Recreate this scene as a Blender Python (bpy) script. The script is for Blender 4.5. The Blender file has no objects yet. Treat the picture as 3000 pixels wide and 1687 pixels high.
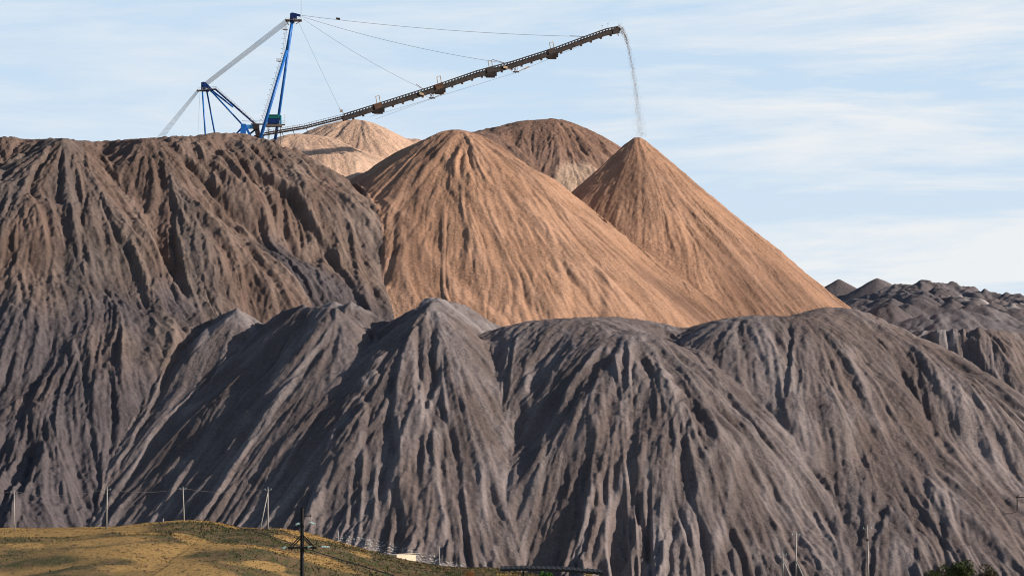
import bpy, bmesh, math, random
import numpy as np
from mathutils import Vector, Matrix
random.seed(7)
R = math.radians
scene = bpy.context.scene
col = scene.collection

# ------------------------------------------------------------ camera
F = 8000.0; CX = 1500.0; HY = 1520.0; CZ = 20.0       # survey constants: lens, principal column, horizon row, eye height
cam_d = bpy.data.cameras.new("camera"); cam = bpy.data.objects.new("camera", cam_d); col.objects.link(cam)
cam.location = (0, 0, CZ); cam.rotation_euler = (R(90), 0, 0)
cam_d.sensor_width = 36; cam_d.lens = 36 * F / 3000.0
cam_d.shift_y = (HY - 843.5) / 3000.0
cam_d.clip_start = 1; cam_d.clip_end = 30000
scene.camera = cam

# ------------------------------------------------------------ light
SUN_EL = 23.0; SUN_AZ = 79.0                            # azimuth measured from "towards the camera" to the right
s3 = Vector((math.sin(R(SUN_AZ)) * math.cos(R(SUN_EL)), -math.cos(R(SUN_AZ)) * math.cos(R(SUN_EL)), math.sin(R(SUN_EL))))
sd = bpy.data.lights.new("sun", 'SUN'); sd.energy = 5.0; sd.angle = R(0.5); sd.color = (1.0, 0.875, 0.755)
so = bpy.data.objects.new("sun", sd); col.objects.link(so)
so.rotation_euler = s3.to_track_quat('Z', 'Y').to_euler()
so.location = (200, 300, 400)

w = bpy.data.worlds.new("World"); scene.world = w; w.use_nodes = True
nt = w.node_tree; nt.nodes.clear()
def N(t, typ, **kw):
    n = t.nodes.new(typ)
    for k, v in kw.items():
        if k.startswith('i_'):
            n.inputs[k[2:].replace('_', ' ')].default_value = v
        else: setattr(n, k, v)
    return n
out = N(nt, 'ShaderNodeOutputWorld'); bg = N(nt, 'ShaderNodeBackground'); bg.inputs['Strength'].default_value = 0.085
sky = N(nt, 'ShaderNodeTexSky', sky_type='NISHITA'); sky.sun_disc = False
sky.sun_elevation = R(SUN_EL); sky.sun_rotation = math.atan2(s3.x, s3.y); sky.air_density = 1.0; sky.dust_density = 0.6; sky.ozone_density = 1.6
tc = N(nt, 'ShaderNodeTexCoord')
mp = N(nt, 'ShaderNodeMapping'); mp.inputs['Scale'].default_value = (4.0, 4.0, 32.0); mp.inputs['Rotation'].default_value = (0, R(3), 0)
mp.inputs['Location'].default_value = (1.3, 0.4, 0.9)
n1 = N(nt, 'ShaderNodeTexNoise'); n1.inputs['Scale'].default_value = 1.5; n1.inputs['Detail'].default_value = 7; n1.inputs['Roughness'].default_value = 0.62
n1.inputs['Distortion'].default_value = 0.35
r1 = N(nt, 'ShaderNodeValToRGB'); r1.color_ramp.elements[0].position = 0.43; r1.color_ramp.elements[1].position = 0.66
L = nt.links.new
L(tc.outputs['Generated'], mp.inputs['Vector']); L(mp.outputs[0], n1.inputs['Vector']); L(n1.outputs['Fac'], r1.inputs[0])
# thicker veil towards the horizon
sx = N(nt, 'ShaderNodeSeparateXYZ'); L(tc.outputs['Generated'], sx.inputs[0])
mr = N(nt, 'ShaderNodeMapRange'); mr.inputs['From Min'].default_value = 0.19; mr.inputs['From Max'].default_value = 0.05
mr.inputs['To Min'].default_value = 0.22; mr.inputs['To Max'].default_value = 0.62; L(sx.outputs['Z'], mr.inputs['Value'])
mm = N(nt, 'ShaderNodeMath', operation='MULTIPLY'); mm.inputs[1].default_value = 0.75; L(r1.outputs[0], mm.inputs[0])
mx_ = N(nt, 'ShaderNodeMapRange'); mx_.inputs['From Min'].default_value = -0.12; mx_.inputs['From Max'].default_value = 0.16; mx_.inputs['To Min'].default_value = 0.6; mx_.inputs['To Max'].default_value = 1.15; L(sx.outputs['X'], mx_.inputs['Value'])
mq = N(nt, 'ShaderNodeMath', operation='MULTIPLY'); L(mm.outputs[0], mq.inputs[0]); L(mx_.outputs[0], mq.inputs[1])
ma = N(nt, 'ShaderNodeMath', operation='ADD', use_clamp=True); L(mq.outputs[0], ma.inputs[0]); L(mr.outputs[0], ma.inputs[1])
mv = N(nt, 'ShaderNodeMixRGB'); mv.inputs['Color1'].default_value = (5.8, 8.4, 11.2, 1); mv.inputs['Color2'].default_value = (10.7, 11.0, 11.3, 1)
L(ma.outputs[0], mv.inputs['Fac'])
mc = N(nt, 'ShaderNodeMixRGB'); L(mv.outputs[0], mc.inputs['Color2'])
L(sky.outputs[0], mc.inputs['Color1'])
L(mc.outputs[0], bg.inputs['Color']); L(bg.outputs[0], out.inputs['Surface'])
# the veil of cloud only covers the strip of sky above the horizon; the zenith stays clear
mz = N(nt, 'ShaderNodeMapRange'); mz.inputs['From Min'].default_value = 0.22; mz.inputs['From Max'].default_value = 0.40
mz.inputs['To Min'].default_value = 0.9; mz.inputs['To Max'].default_value = 0.0; L(sx.outputs['Z'], mz.inputs['Value'])
my = N(nt, 'ShaderNodeMapRange'); my.inputs['From Min'].default_value = 0.3; my.inputs['From Max'].default_value = 0.9; L(sx.outputs['Y'], my.inputs['Value'])
mzz = N(nt, 'ShaderNodeMath', operation='MULTIPLY'); L(my.outputs[0], mzz.inputs[0]); L(mz.outputs[0], mzz.inputs[1]); L(mzz.outputs[0], mc.inputs['Fac'])

scene.view_settings.view_transform = 'Standard'; scene.view_settings.look = 'None'
scene.view_settings.exposure = 0.0; scene.view_settings.gamma = 1.0
scene.render.engine = 'CYCLES'
scene.cycles.filter_width = 1.0

# ------------------------------------------------------------ helpers
def P(px, py, Y):
    return Vector(((px - CX) / F * Y, Y, CZ - (py - HY) / F * Y))

def tag(o, label=None, cat=None, group=None, kind=None):
    if label: o['label'] = label
    if cat: o['category'] = cat
    if group: o['group'] = group
    if kind: o['kind'] = kind
    return o

def empty(name, loc=(0, 0, 0)):
    o = bpy.data.objects.new(name, None); col.objects.link(o); o.location = loc; return o

def grid_noise(shape, h, lam, seed, aniso=(1, 1)):
    """smooth noise on a grid (rows=y, cols=x), spacing h, wavelength lam, unit std"""
    rng = np.random.default_rng(seed)
    sy = max(0.5, lam * aniso[1] / 2.0 / h); sxx = max(0.5, lam * aniso[0] / 2.0 / h)
    ny = int(shape[0] / sy) + 5; nx = int(shape[1] / sxx) + 5
    c = rng.standard_normal((ny, nx))
    o = resample(c, (np.arange(shape[0]) / sy + 1.5), (np.arange(shape[1]) / sxx + 1.5))
    return o / (o.std() + 1e-9)

def bsp(f):
    return [(1 - f) ** 3 / 6, (3 * f ** 3 - 6 * f ** 2 + 4) / 6, (-3 * f ** 3 + 3 * f ** 2 + 3 * f + 1) / 6, f ** 3 / 6]

def resample(a, ys, xs):
    """cubic B-spline resampling of array a at row coords ys, column coords xs"""
    iy = np.floor(ys).astype(int); fy = ys - iy; wy = bsp(fy)
    t = sum(wy[k][:, None] * a[np.clip(iy - 1 + k, 0, a.shape[0] - 1)] for k in range(4))
    ix = np.floor(xs).astype(int); fx = xs - ix; wx = bsp(fx)
    return sum(wx[k][None, :] * t[:, np.clip(ix - 1 + k, 0, a.shape[1] - 1)] for k in range(4))

def blur(a, r):
    r = int(round(r))
    if r < 1: return a
    for _ in range(2):
        for ax in (0, 1):
            p = np.pad(a, [(r + 1, r) if i == ax else (0, 0) for i in (0, 1)], mode='edge')
            c = np.cumsum(p, axis=ax)
            if ax == 0: a = (c[2 * r + 1:] - c[:-2 * r - 1]) / (2 * r + 1)
            else: a = (c[:, 2 * r + 1:] - c[:, :-2 * r - 1]) / (2 * r + 1)
    return a

def flow_noise(z, h, lam, seed, lengths=8.0, warp=0.0):
    """noise smeared down the fall line of z: natural rills that branch and converge"""
    hh = max(h, lam / 5.0)
    ny = int(z.shape[0] * h / hh) + 1; nx = int(z.shape[1] * h / hh) + 1
    zc = z if hh == h else resample(blur(z, hh / h * 0.5), np.clip(np.arange(ny) * hh / h, 0, z.shape[0] - 1), np.clip(np.arange(nx) * hh / h, 0, z.shape[1] - 1))
    if hh == h: ny, nx = z.shape
    zc = blur(zc, 2 if lam > 3 else 1)
    gy, gx = np.gradient(zc)
    if warp:
        a = warp * grid_noise(zc.shape, hh, lam * 5, seed + 91)
        ca, sa = np.cos(a), np.sin(a)
        gx, gy = gx * ca - gy * sa, gx * sa + gy * ca
    m = np.sqrt(gx * gx + gy * gy) + 0.05 * hh
    gx /= m; gy /= m
    gx = gx.astype(np.float32); gy = gy.astype(np.float32)
    n = grid_noise(zc.shape, hh, lam, seed).astype(np.float32)
    step = 0.85; ns = int(lengths * lam / hh / step)
    Y0, X0 = np.mgrid[0:zc.shape[0], 0:zc.shape[1]].astype(np.float32)
    acc = n.copy(); 
    fx = gx.ravel(); fy = gy.ravel(); fn = n.ravel(); W = zc.shape[1]; H = zc.shape[0]
    for sg in (1, -1):
        py = Y0.copy(); px = X0.copy()
        for k in range(ns):
            iy = np.clip(py + 0.5, 0, H - 1).astype(np.int32); ix = np.clip(px + 0.5, 0, W - 1).astype(np.int32)
            idx = iy * W + ix
            px += sg * step * fx[idx]; py += sg * step * fy[idx]
            w_ = math.cos(0.5 * math.pi * k / ns)
            acc += w_ * fn[idx]
    acc -= blur(acc, 4 * lam / hh) * 0.8
    acc /= acc.std() + 1e-9
    acc = np.clip(acc, -2.6, 2.6)
    if hh == h: return acc
    return resample(acc, np.arange(z.shape[0]) * h / hh, np.arange(z.shape[1]) * h / hh)

def seg_dist(X, Y, a, b):
    dx, dy = b[0] - a[0], b[1] - a[1]; L2 = dx * dx + dy * dy + 1e-9
    t = np.clip(((X - a[0]) * dx + (Y - a[1]) * dy) / L2, 0, 1)
    d = np.hypot(X - a[0] - t * dx, Y - a[1] - t * dy)
    return d, a[2] + t * (b[2] - a[2])

def inside(X, Y, poly):
    c = np.zeros(X.shape, bool)
    for i in range(len(poly)):
        a = poly[i]; b = poly[i - 1]
        cond = ((a[1] > Y) != (b[1] > Y)) & (X < (b[0] - a[0]) * (Y - a[1]) / (b[1] - a[1] + 1e-12) + a[0])
        c ^= cond
    return c

def heap_z(X, Y, pts, r0, s, lobe, closed=False):
    best = np.full(X.shape, -1e9); wz = np.zeros(X.shape); ws = np.zeros(X.shape)
    ins = inside(X, Y, pts) if closed else None
    segs = list(zip(pts[:-1], pts[1:])) if len(pts) > 1 else [(pts[0], pts[0])]
    if closed: segs.append((pts[-1], pts[0]))
    for a, b in segs:
        d, zt = seg_dist(X, Y, a, b)
        d = d + lobe * np.clip(d / 45.0, 0, 1)
        v = zt - s * (np.sqrt(np.maximum(d, 0) ** 2 + r0 * r0) - r0)
        if closed:
            wt = 1.0 / (np.abs(d) + 1.0) ** 3; wz += wt * zt; ws += wt
        best = np.maximum(best, v)
    if closed: best = np.where(ins, wz / ws, best)
    return best

def mesh_from_grid(name, X, Y, Z, facemask, mat, attrs, parent=None, smooth=True):
    ny, nx = Z.shape
    idx = np.arange(ny * nx).reshape(ny, nx)
    q = np.stack([idx[:-1, :-1], idx[:-1, 1:], idx[1:, 1:], idx[1:, :-1]], -1)[facemask]
    used = np.unique(q); remap = np.full(ny * nx, -1); remap[used] = np.arange(len(used))
    q = remap[q].astype(np.int32)
    co = np.stack([X.ravel()[used], Y.ravel()[used], Z.ravel()[used]], -1).astype(np.float32)
    me = bpy.data.meshes.new(name)
    me.vertices.add(len(co)); me.vertices.foreach_set('co', co.ravel())
    me.loops.add(q.size); me.loops.foreach_set('vertex_index', q.ravel())
    me.polygons.add(len(q)); me.polygons.foreach_set('loop_start', np.arange(0, q.size, 4, dtype=np.int32))
    me.update(calc_edges=True)
    me.polygons.foreach_set('use_smooth', np.full(len(q), smooth))
    for k, v in attrs.items():
        at = me.attributes.new(k, 'FLOAT', 'POINT'); at.data.foreach_set('value', v.ravel()[used].astype(np.float32))
    me.materials.append(mat)
    o = bpy.data.objects.new(name, me); col.objects.link(o)
    if parent: o.parent = parent
    return o

# ------------------------------------------------------------ materials
def new_mat(name):
    m = bpy.data.materials.new(name); m.use_nodes = True
    t = m.node_tree; b = t.nodes['Principled BSDF']; b.inputs['Roughness'].default_value = 0.9
    return m, t, b

def plain(name, c, rough=0.7, metal=0.0, var=0.25, scale=1.5, spec=0.3):
    m, t, b = new_mat(name)
    b.inputs['Roughness'].default_value = rough; b.inputs['Metallic'].default_value = metal
    b.inputs['Specular IOR Level'].default_value = spec
    tcn = N(t, 'ShaderNodeTexCoord'); nn = N(t, 'ShaderNodeTexNoise'); nn.inputs['Scale'].default_value = scale; nn.inputs['Detail'].default_value = 6
    rp = N(t, 'ShaderNodeValToRGB'); rp.color_ramp.elements[0].position = 0.3; rp.color_ramp.elements[1].position = 0.7
    rp.color_ramp.elements[0].color = (*[x * (1 - var) for x in c], 1); rp.color_ramp.elements[1].color = (*[min(1, x * (1 + var)) for x in c], 1)
    t.links.new(tcn.outputs['Object'], nn.inputs['Vector']); t.links.new(nn.outputs['Fac'], rp.inputs[0]); t.links.new(rp.outputs[0], b.inputs['Base Color'])
    return m

def heap_mat(name, ca, cb, cc, pale=None, bump=0.5, kp=0.5, ks=0.5):
    """ca base, cb second material in broad patches, cc streak tint"""
    m, t, b = new_mat(name); b.inputs['Roughness'].default_value = 0.95; b.inputs['Specular IOR Level'].default_value = 0.12
    lk = t.links.new
    def attr(n_):
        a = N(t, 'ShaderNodeAttribute'); a.attribute_name = n_; return a.outputs['Fac']
    def ramp(src, lo, hi, mx=1.0):
        r_ = N(t, 'ShaderNodeMapRange', interpolation_type='SMOOTHSTEP'); r_.inputs['From Min'].default_value = lo; r_.inputs['From Max'].default_value = hi
        r_.inputs['To Max'].default_value = mx; lk(src, r_.inputs['Value']); return r_.outputs[0]
    def mix(f, a, b_):
        x = N(t, 'ShaderNodeMixRGB'); lk(f, x.inputs[0])
        if isinstance(a, tuple): x.inputs[1].default_value = (*a, 1)
        else: lk(a, x.inputs[1])
        if isinstance(b_, tuple): x.inputs[2].default_value = (*b_, 1)
        else: lk(b_, x.inputs[2])
        return x.outputs[0]
    c = mix(ramp(attr('patch'), -0.7, 1.0, kp), ca, cb)
    c = mix(ramp(attr('streak'), -0.2, 1.9, ks), c, cc)
    if pale: c = mix(ramp(attr('pale'), 0.0, 1.0), c, pale)
    tcn = N(t, 'ShaderNodeTexCoord')
    nn = N(t, 'ShaderNodeTexNoise'); nn.inputs['Scale'].default_value = 0.9; nn.inputs['Detail'].default_value = 8; nn.inputs['Roughness'].default_value = 0.7
    lk(tcn.outputs['Object'], nn.inputs['Vector'])
    hs = N(t, 'ShaderNodeHueSaturation'); mrr = N(t, 'ShaderNodeMapRange'); mrr.inputs['From Min'].default_value = 0.3; mrr.inputs['From Max'].default_value = 0.7
    mrr.inputs['To Min'].default_value = 0.72; mrr.inputs['To Max'].default_value = 1.3
    lk(nn.outputs['Fac'], mrr.inputs['Value']); lk(mrr.outputs[0], hs.inputs['Value']); lk(c, hs.inputs['Color']); lk(hs.outputs[0], b.inputs['Base Color'])
    n2 = N(t, 'ShaderNodeTexNoise'); n2.inputs['Scale'].default_value = 0.6; n2.inputs['Detail'].default_value = 7; n2.inputs['Roughness'].default_value = 0.72
    lk(tcn.outputs['Object'], n2.inputs['Vector'])
    bp = N(t, 'ShaderNodeBump'); bp.inputs['Strength'].default_value = bump; bp.inputs['Distance'].default_value = 1.5
    n3 = N(t, 'ShaderNodeTexNoise'); n3.inputs['Scale'].default_value = 0.045; n3.inputs['Detail'].default_value = 5; lk(tcn.outputs['Object'], n3.inputs['Vector'])
    gr_ = N(t, 'ShaderNodeMapRange', interpolation_type='SMOOTHSTEP'); gr_.inputs['From Min'].default_value = 0.38; gr_.inputs['From Max'].default_value = 0.62
    gr_.inputs['To Min'].default_value = 0.35 * bump; gr_.inputs['To Max'].default_value = min(1.0, 1.8 * bump); lk(n3.outputs['Fac'], gr_.inputs['Value']); lk(gr_.outputs[0], bp.inputs['Strength'])
    lk(n2.outputs['Fac'], bp.inputs['Height']); lk(bp.outputs[0], b.inputs['Normal'])
    return m

M_ORANGE = heap_mat('orange_salt_tailings', (0.445, 0.262, 0.170), (0.22, 0.130, 0.090), (0.56, 0.355, 0.25), bump=0.5, kp=1.0)
M_SANDY = heap_mat('pale_sandy_tailings', (0.68, 0.46, 0.33), (0.54, 0.36, 0.26), (0.75, 0.55, 0.41), bump=0.5)
M_BROWN = heap_mat('weathered_brown_tailings', (0.175, 0.122, 0.100), (0.128, 0.110, 0.106), (0.28, 0.215, 0.18), pale=(0.125, 0.108, 0.113), bump=0.55, kp=0.9, ks=0.7)  # pale slot holds the massif's dark grey foot, partly shade put into the colour
M_DOME = heap_mat('dark_brown_tailings', (0.30, 0.185, 0.135), (0.20, 0.135, 0.11), (0.34, 0.23, 0.18), pale=(0.58, 0.42, 0.31), bump=0.6, kp=0.8)
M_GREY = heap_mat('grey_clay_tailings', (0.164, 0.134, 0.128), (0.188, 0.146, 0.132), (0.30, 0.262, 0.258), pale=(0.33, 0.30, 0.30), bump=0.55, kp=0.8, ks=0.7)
M_FAR = heap_mat('dark_grey_far_tailings', (0.165, 0.148, 0.155), (0.155, 0.13, 0.13), (0.24, 0.215, 0.215), pale=(0.42, 0.38, 0.36), bump=0.6, kp=0.8)

# ------------------------------------------------------------ the heaps: one height field, cut into heaps
def Q(pts): return [tuple(P(*p)) for p in pts]
H = 0.38
xs = np.arange(-262, 262, H); ys = np.arange(812, 1405, H)
X, Y = np.meshgrid(xs, ys)
lobe = 3.2 * grid_noise(X.shape, H, 60, 11) + 1.6 * grid_noise(X.shape, H, 26, 12)
def run_heaps(X, Y, specs, lobe):
    zb = np.zeros(X.shape) - 0.5; idm = np.zeros(X.shape, int); 
    amp = np.ones(X.shape)
    for hid, pts, r0, s, kw in specs:
        z = heap_z(X, Y, pts, r0, s, lobe * kw.get('lobe', 1.0), kw.get('closed', False))
        mk = z > zb
        # soft creases where two heaps meet
        k = 1.2; hsm = np.clip(0.5 + 0.5 * (z - zb) / k, 0, 1)
        zb = np.where(hid == 0, np.maximum(z, zb), zb * (1 - hsm) + z * hsm + k * hsm * (1 - hsm))
        idm = np.where(mk, hid, idm); amp = np.where(mk, kw.get('amp', 1.0), amp)
    return zb, idm, amp

specs = [
 # 1 brown massif on the left: closed crest line with a flat top
 (1, Q([(-560, 420, 1156), (-260, 408, 1148), (-120, 402, 1136), (0, 403, 1142), (75, 412, 1154), (150, 407, 1130), (190, 407, 1118), (245, 417, 1146), (330, 414, 1152), (425, 407, 1136),
        (470, 403, 1158), (560, 400, 1154), (620, 391, 1164), (700, 391, 1172), (757, 404, 1170), (805, 421, 1172), (858, 470, 1174), (820, 480, 1225), (700, 450, 1310), (300, 450, 1330), (-400, 450, 1320)]), 13, 0.80, dict(closed=True, amp=1.2)),
 (1, Q([(850, 475, 1168), (920, 605, 1136), (978, 750, 1104)]), 14, 0.80, dict(amp=1.0, lobe=.5)),
 # 2 pale sandy heaps behind
 (2, Q([(800, 420, 1276), (870, 393, 1284), (925, 398, 1286), (1010, 432, 1290), (1100, 495, 1290)]), 13, 0.62, dict(amp=0.35, lobe=.5)),
 (2, Q([(930, 395, 1340), (990, 362, 1336), (1040, 352, 1332)]), 16, 0.72, dict(amp=0.4, lobe=.5)),
 (2, Q([(1150, 408, 1360), (1215, 408, 1360), (1260, 440, 1360)]), 8, 0.6, dict(amp=0.6)),
 # 3 dark brown dome behind
 (3, Q([(1405, 388, 1330), (1480, 371, 1345), (1550, 355, 1350), (1610, 350, 1350)]), 30, 0.86, dict(amp=0.6, lobe=.3)),
 # 4 centre orange heap
 (4, Q([(1340, 384, 1200), (1372, 392, 1208)]), 11, 0.745, dict(amp=0.55, lobe=.8)),
 (4, Q([(1225, 432, 1232), (1290, 400, 1214), (1335, 385, 1201)]), 12, 0.73, dict(amp=0.4, lobe=.5)),
 # 5 right orange heap, fresh peak
 (5, Q([(1868, 402, 1250)]), 1.6, 0.86, dict(amp=0.5, lobe=.15)),
 (5, Q([(1878, 430, 1254), (2060, 590, 1265)]), 7, 0.80, dict(amp=0.5, lobe=.5)),
 # 6 front row of grey heaps, stepping back towards the left
 (6, Q([(560, 955, 1042), (640, 925, 1030), (694, 903, 1013)]), 1.0, 0.82, dict(lobe=.4, amp=.5)),
 (6, Q([(694, 905, 1013), (780, 950, 1032)]), 2.0, 0.76, dict(lobe=.4, amp=.5)),
 (7, Q([(820, 915, 1012), (890, 891, 994)]), 1.2, 0.78, dict(lobe=.4, amp=.55)),
 (7, Q([(890, 896, 992), (985, 903, 982), (1040, 940, 1000)]), 2, 0.78, dict(lobe=.4, amp=.6)),
 (8, Q([(950, 893, 1050), (978, 882, 1042)]), 1, 0.72, dict(lobe=.3, amp=.6)),
 (8, Q([(1030, 880, 1038), (1075, 903, 1040), (1120, 925, 1040)]), 1.2, 0.72, dict(lobe=.3, amp=.6)),
 (9, Q([(1150, 940, 1012), (1210, 905, 992), (1262, 893, 968)]), 3, 0.77, dict(lobe=.5, amp=.65)),
 (9, Q([(1275, 874, 1030), (1340, 890, 1032), (1500, 962, 1035)]), 3, 0.72, dict(lobe=.5, amp=.6)),
 (9, Q([(1262, 893, 968), (1275, 874, 1020)]), 2, 0.77, dict(lobe=.5, amp=.65)),
 (10, Q([(1530, 950, 985), (1590, 938, 978), (1720, 930, 978), (1800, 930, 995), (1900, 943, 1020)]), 26, 0.94, dict(lobe=.9, amp=.75)),
 (10, Q([(1700, 932, 972), (1850, 970, 955), (1950, 1035, 945)]), 26, 0.94, dict(lobe=.9, amp=.75)),
 (11, Q([(2080, 948, 1020), (2200, 926, 985), (2330, 928, 985), (2400, 915, 1000)]), 26, 0.94, dict(lobe=.9, amp=.75)),
 (11, Q([(2400, 912, 1000), (2435, 901, 1005), (2500, 930, 1003), (2640, 985, 995), (2740, 1050, 985)]), 30, 0.96, dict(lobe=.7, amp=.7)),
 (11, Q([(2435, 903, 1005)]), 1, 0.62, dict(lobe=.2, amp=.5)),
 # 12 heap beyond the right shoulder
 (12, Q([(2560, 985, 1130), (2700, 968, 1120), (2900, 965, 1115), (3100, 990, 1130), (3400, 1000, 1130)]), 6, 0.80, dict(lobe=1.3, amp=0.9)),
]
Z, ID, AMP = run_heaps(X, Y, specs, lobe)
Z = blur(Z, 1)
AMP = blur(AMP, 8)
def roughen(Z, H, AMP, levels, seed, plates=(), clod=0.1):
    """levels: (wavelength, amplitude, sharpness, follow) ribs smeared down the fall line; plates: overlapping flow sheets with thin crisp edges"""
    flows = {}; Z0 = Z.copy()
    gy, gx = np.gradient(blur(Z0, 3), H); sl0 = np.clip((np.hypot(gx, gy) - 0.12) / 0.5, 0, 1) * AMP
    for i, (lam, amp, sharp, follow) in enumerate(levels):
        n = flow_noise(Z if follow else Z0, H, lam, seed + i * 7, lengths=(10 if lam > 4 else 20) if not follow else 5, warp=0.10)
        bil = (np.sqrt(n * n + 0.015) - 0.8) * 1.35
        Z = Z + amp * (sharp * bil + (1 - sharp) * n * 0.8) * sl0
        flows[lam] = n
    for i, (lam, amp, cs) in enumerate(plates):
        n = flow_noise(Z0, H, lam, seed + 300 + i * 11, lengths=(16 if lam < 15 else 9), warp=0.16)
        wv = 0.36 * 6.28 / max(lam, 6.0)
        brk = np.clip(0.85 + 0.5 * grid_noise(Z.shape, H, 35, seed + 700 + i), 0.3, 1.4)
        d = 0
        for j, c in enumerate(cs):
            e = (n - c) / wv
            sg_ = 1 if (j + i) % 2 else -1
            d = d + sg_ * 0.5 * np.tanh(e) - 0.42 * np.exp(-(e + sg_ * 1.4) ** 2) + 0.34 * np.exp(-(e - sg_ * 1.2) ** 2)
            crust = np.exp(-((e - sg_ * 1.2) / 1.3) ** 2) * brk
            flows['crust'] = np.maximum(flows.get('crust', 0), crust * (1.0 if i < 3 else .6))
        Z = Z + amp * brk * d * sl0
        flows['p%d' % i] = n
    Z = Z + clod * (grid_noise(Z.shape, H, 1.9, seed + 801) + 0.9 * grid_noise(Z.shape, H, 4.0, seed + 802) * np.clip(grid_noise(Z.shape, H, 22, seed + 803), 0, 2)) * AMP
    return Z, flows
Z, FL = roughen(Z, H, AMP, [(40, 0.7, 0.4, 0), (20, 0.7, 0.6, 0), (10, 0.6, 0.85, 0), (5.2, 0.6, 0.9, 0), (2.6, 0.52, 0.9, 0), (1.6, 0.30, 0.9, 0), (2.1, 0.28, 0.8, 1)], 100,
                plates=[(34, 1.25, (-1.3, -.5, .2, 1.2)), (20, 1.2, (-1.2, -.3, .7)), (12, 0.9, (-.9, .4, 1.3)), (7, .75, (-.8, .1, 1.0)), (4.2, .50, (-.7, .5))], clod=0.15)
patch = 0.45 * np.tanh(6 * (FL['p1'] - .7)) + 0.45 * np.tanh(5 * (FL['p0'] - .2)) + 0.35 * np.tanh(4 * FL['p2']) + 0.2 * FL[40] + 0.45 * grid_noise(Z.shape, H, 45, 303) + 0.3 * FL[10]
streak = 0.35 * FL[10] + 0.35 * FL[5.2] + 0.45 * FL[2.6] + 1.1 * FL['crust'] - 0.2
# pale fresh salt washed over the foot of the dark dome
pale = np.clip((150 + 4 * grid_noise(Z.shape, H, 16, 305) + 5 * FL[10] - Z) / 9.0 + 0.9, 0, 1) * (ID == 3)
pale = np.clip((188 + 3 * grid_noise(Z.shape, H, 16, 305) + 3 * FL[10] - Z) / 8.0, 0, 1) * (ID == 3)
pale = pale + (ID == 1) * np.clip(0.6 + (88 - Z) / 35 + 0.5 * FL[20] + 0.5 * grid_noise(Z.shape, H, 40, 306) * .7, 0, 1)  # massif foot: greyer older tailings, with part of its shade painted into the colour
cr_ = 0.5 * FL[10] + 0.6 * FL[5.2] + 0.6 * grid_noise(Z.shape, H, 8, 307)
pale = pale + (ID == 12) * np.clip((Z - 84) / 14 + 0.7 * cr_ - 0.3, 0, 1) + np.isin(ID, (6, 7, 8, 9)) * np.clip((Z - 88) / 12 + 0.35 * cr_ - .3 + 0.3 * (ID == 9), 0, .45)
fid = ID[:-1, :-1]
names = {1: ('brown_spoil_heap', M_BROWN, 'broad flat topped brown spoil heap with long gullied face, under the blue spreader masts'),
         2: ('sandy_spoil_heap', M_SANDY, 'pale sunlit sandy heaps behind the brown massif, just under the conveyor boom'),
         3: ('domed_spoil_heap', M_DOME, 'dark brown rounded heap standing behind the two orange cones'),
         4: ('orange_spoil_heap', M_ORANGE, 'wide orange salt heap with a blunt gullied summit, left of the pointed orange cone'),
         5: ('orange_spoil_heap', M_ORANGE, 'sharp pointed orange salt cone directly under the falling material'),
         6: ('grey_spoil_heap', M_GREY, 'small grey pointed heap leaning on the foot of the brown massif, farthest left of the grey row'),
         7: ('grey_spoil_heap', M_GREY, 'grey heap with a crooked double crest, second from left in the grey row'),
         8: ('grey_spoil_heap', M_GREY, 'tiny grey peaks peeping up between the massif foot and the orange heap'),
         9: ('grey_spoil_heap', M_GREY, 'tall grey cone with pale right shoulder, in front of the wide orange heap'),
         10: ('grey_spoil_heap', M_GREY, 'dark rounded grey heap bulging forward below the two orange heaps'),
         11: ('grey_spoil_heap', M_GREY, 'biggest grey heap, ribs running down right from its knobbed crest'),
         12: ('grey_spoil_heap', M_GREY, 'rough grey heap with pale crust beyond the shoulder of the biggest grey heap')}
for hid, (nm, mt, lb) in names.items():
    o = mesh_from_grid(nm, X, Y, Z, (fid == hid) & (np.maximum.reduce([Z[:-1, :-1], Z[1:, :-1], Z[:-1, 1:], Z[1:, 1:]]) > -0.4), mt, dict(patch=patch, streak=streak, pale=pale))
    tag(o, lb, 'spoil heap', kind='structure')

def ground_z(x, y):
    return np.interp(y, [-400, 0, 60, 150, 240, 500, 700, 800, 870, 1000], [18.3, 18.3, 17, 14.4, 12, 8.0, 4.6, 2.6, 0.0, 0.0]) 

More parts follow.
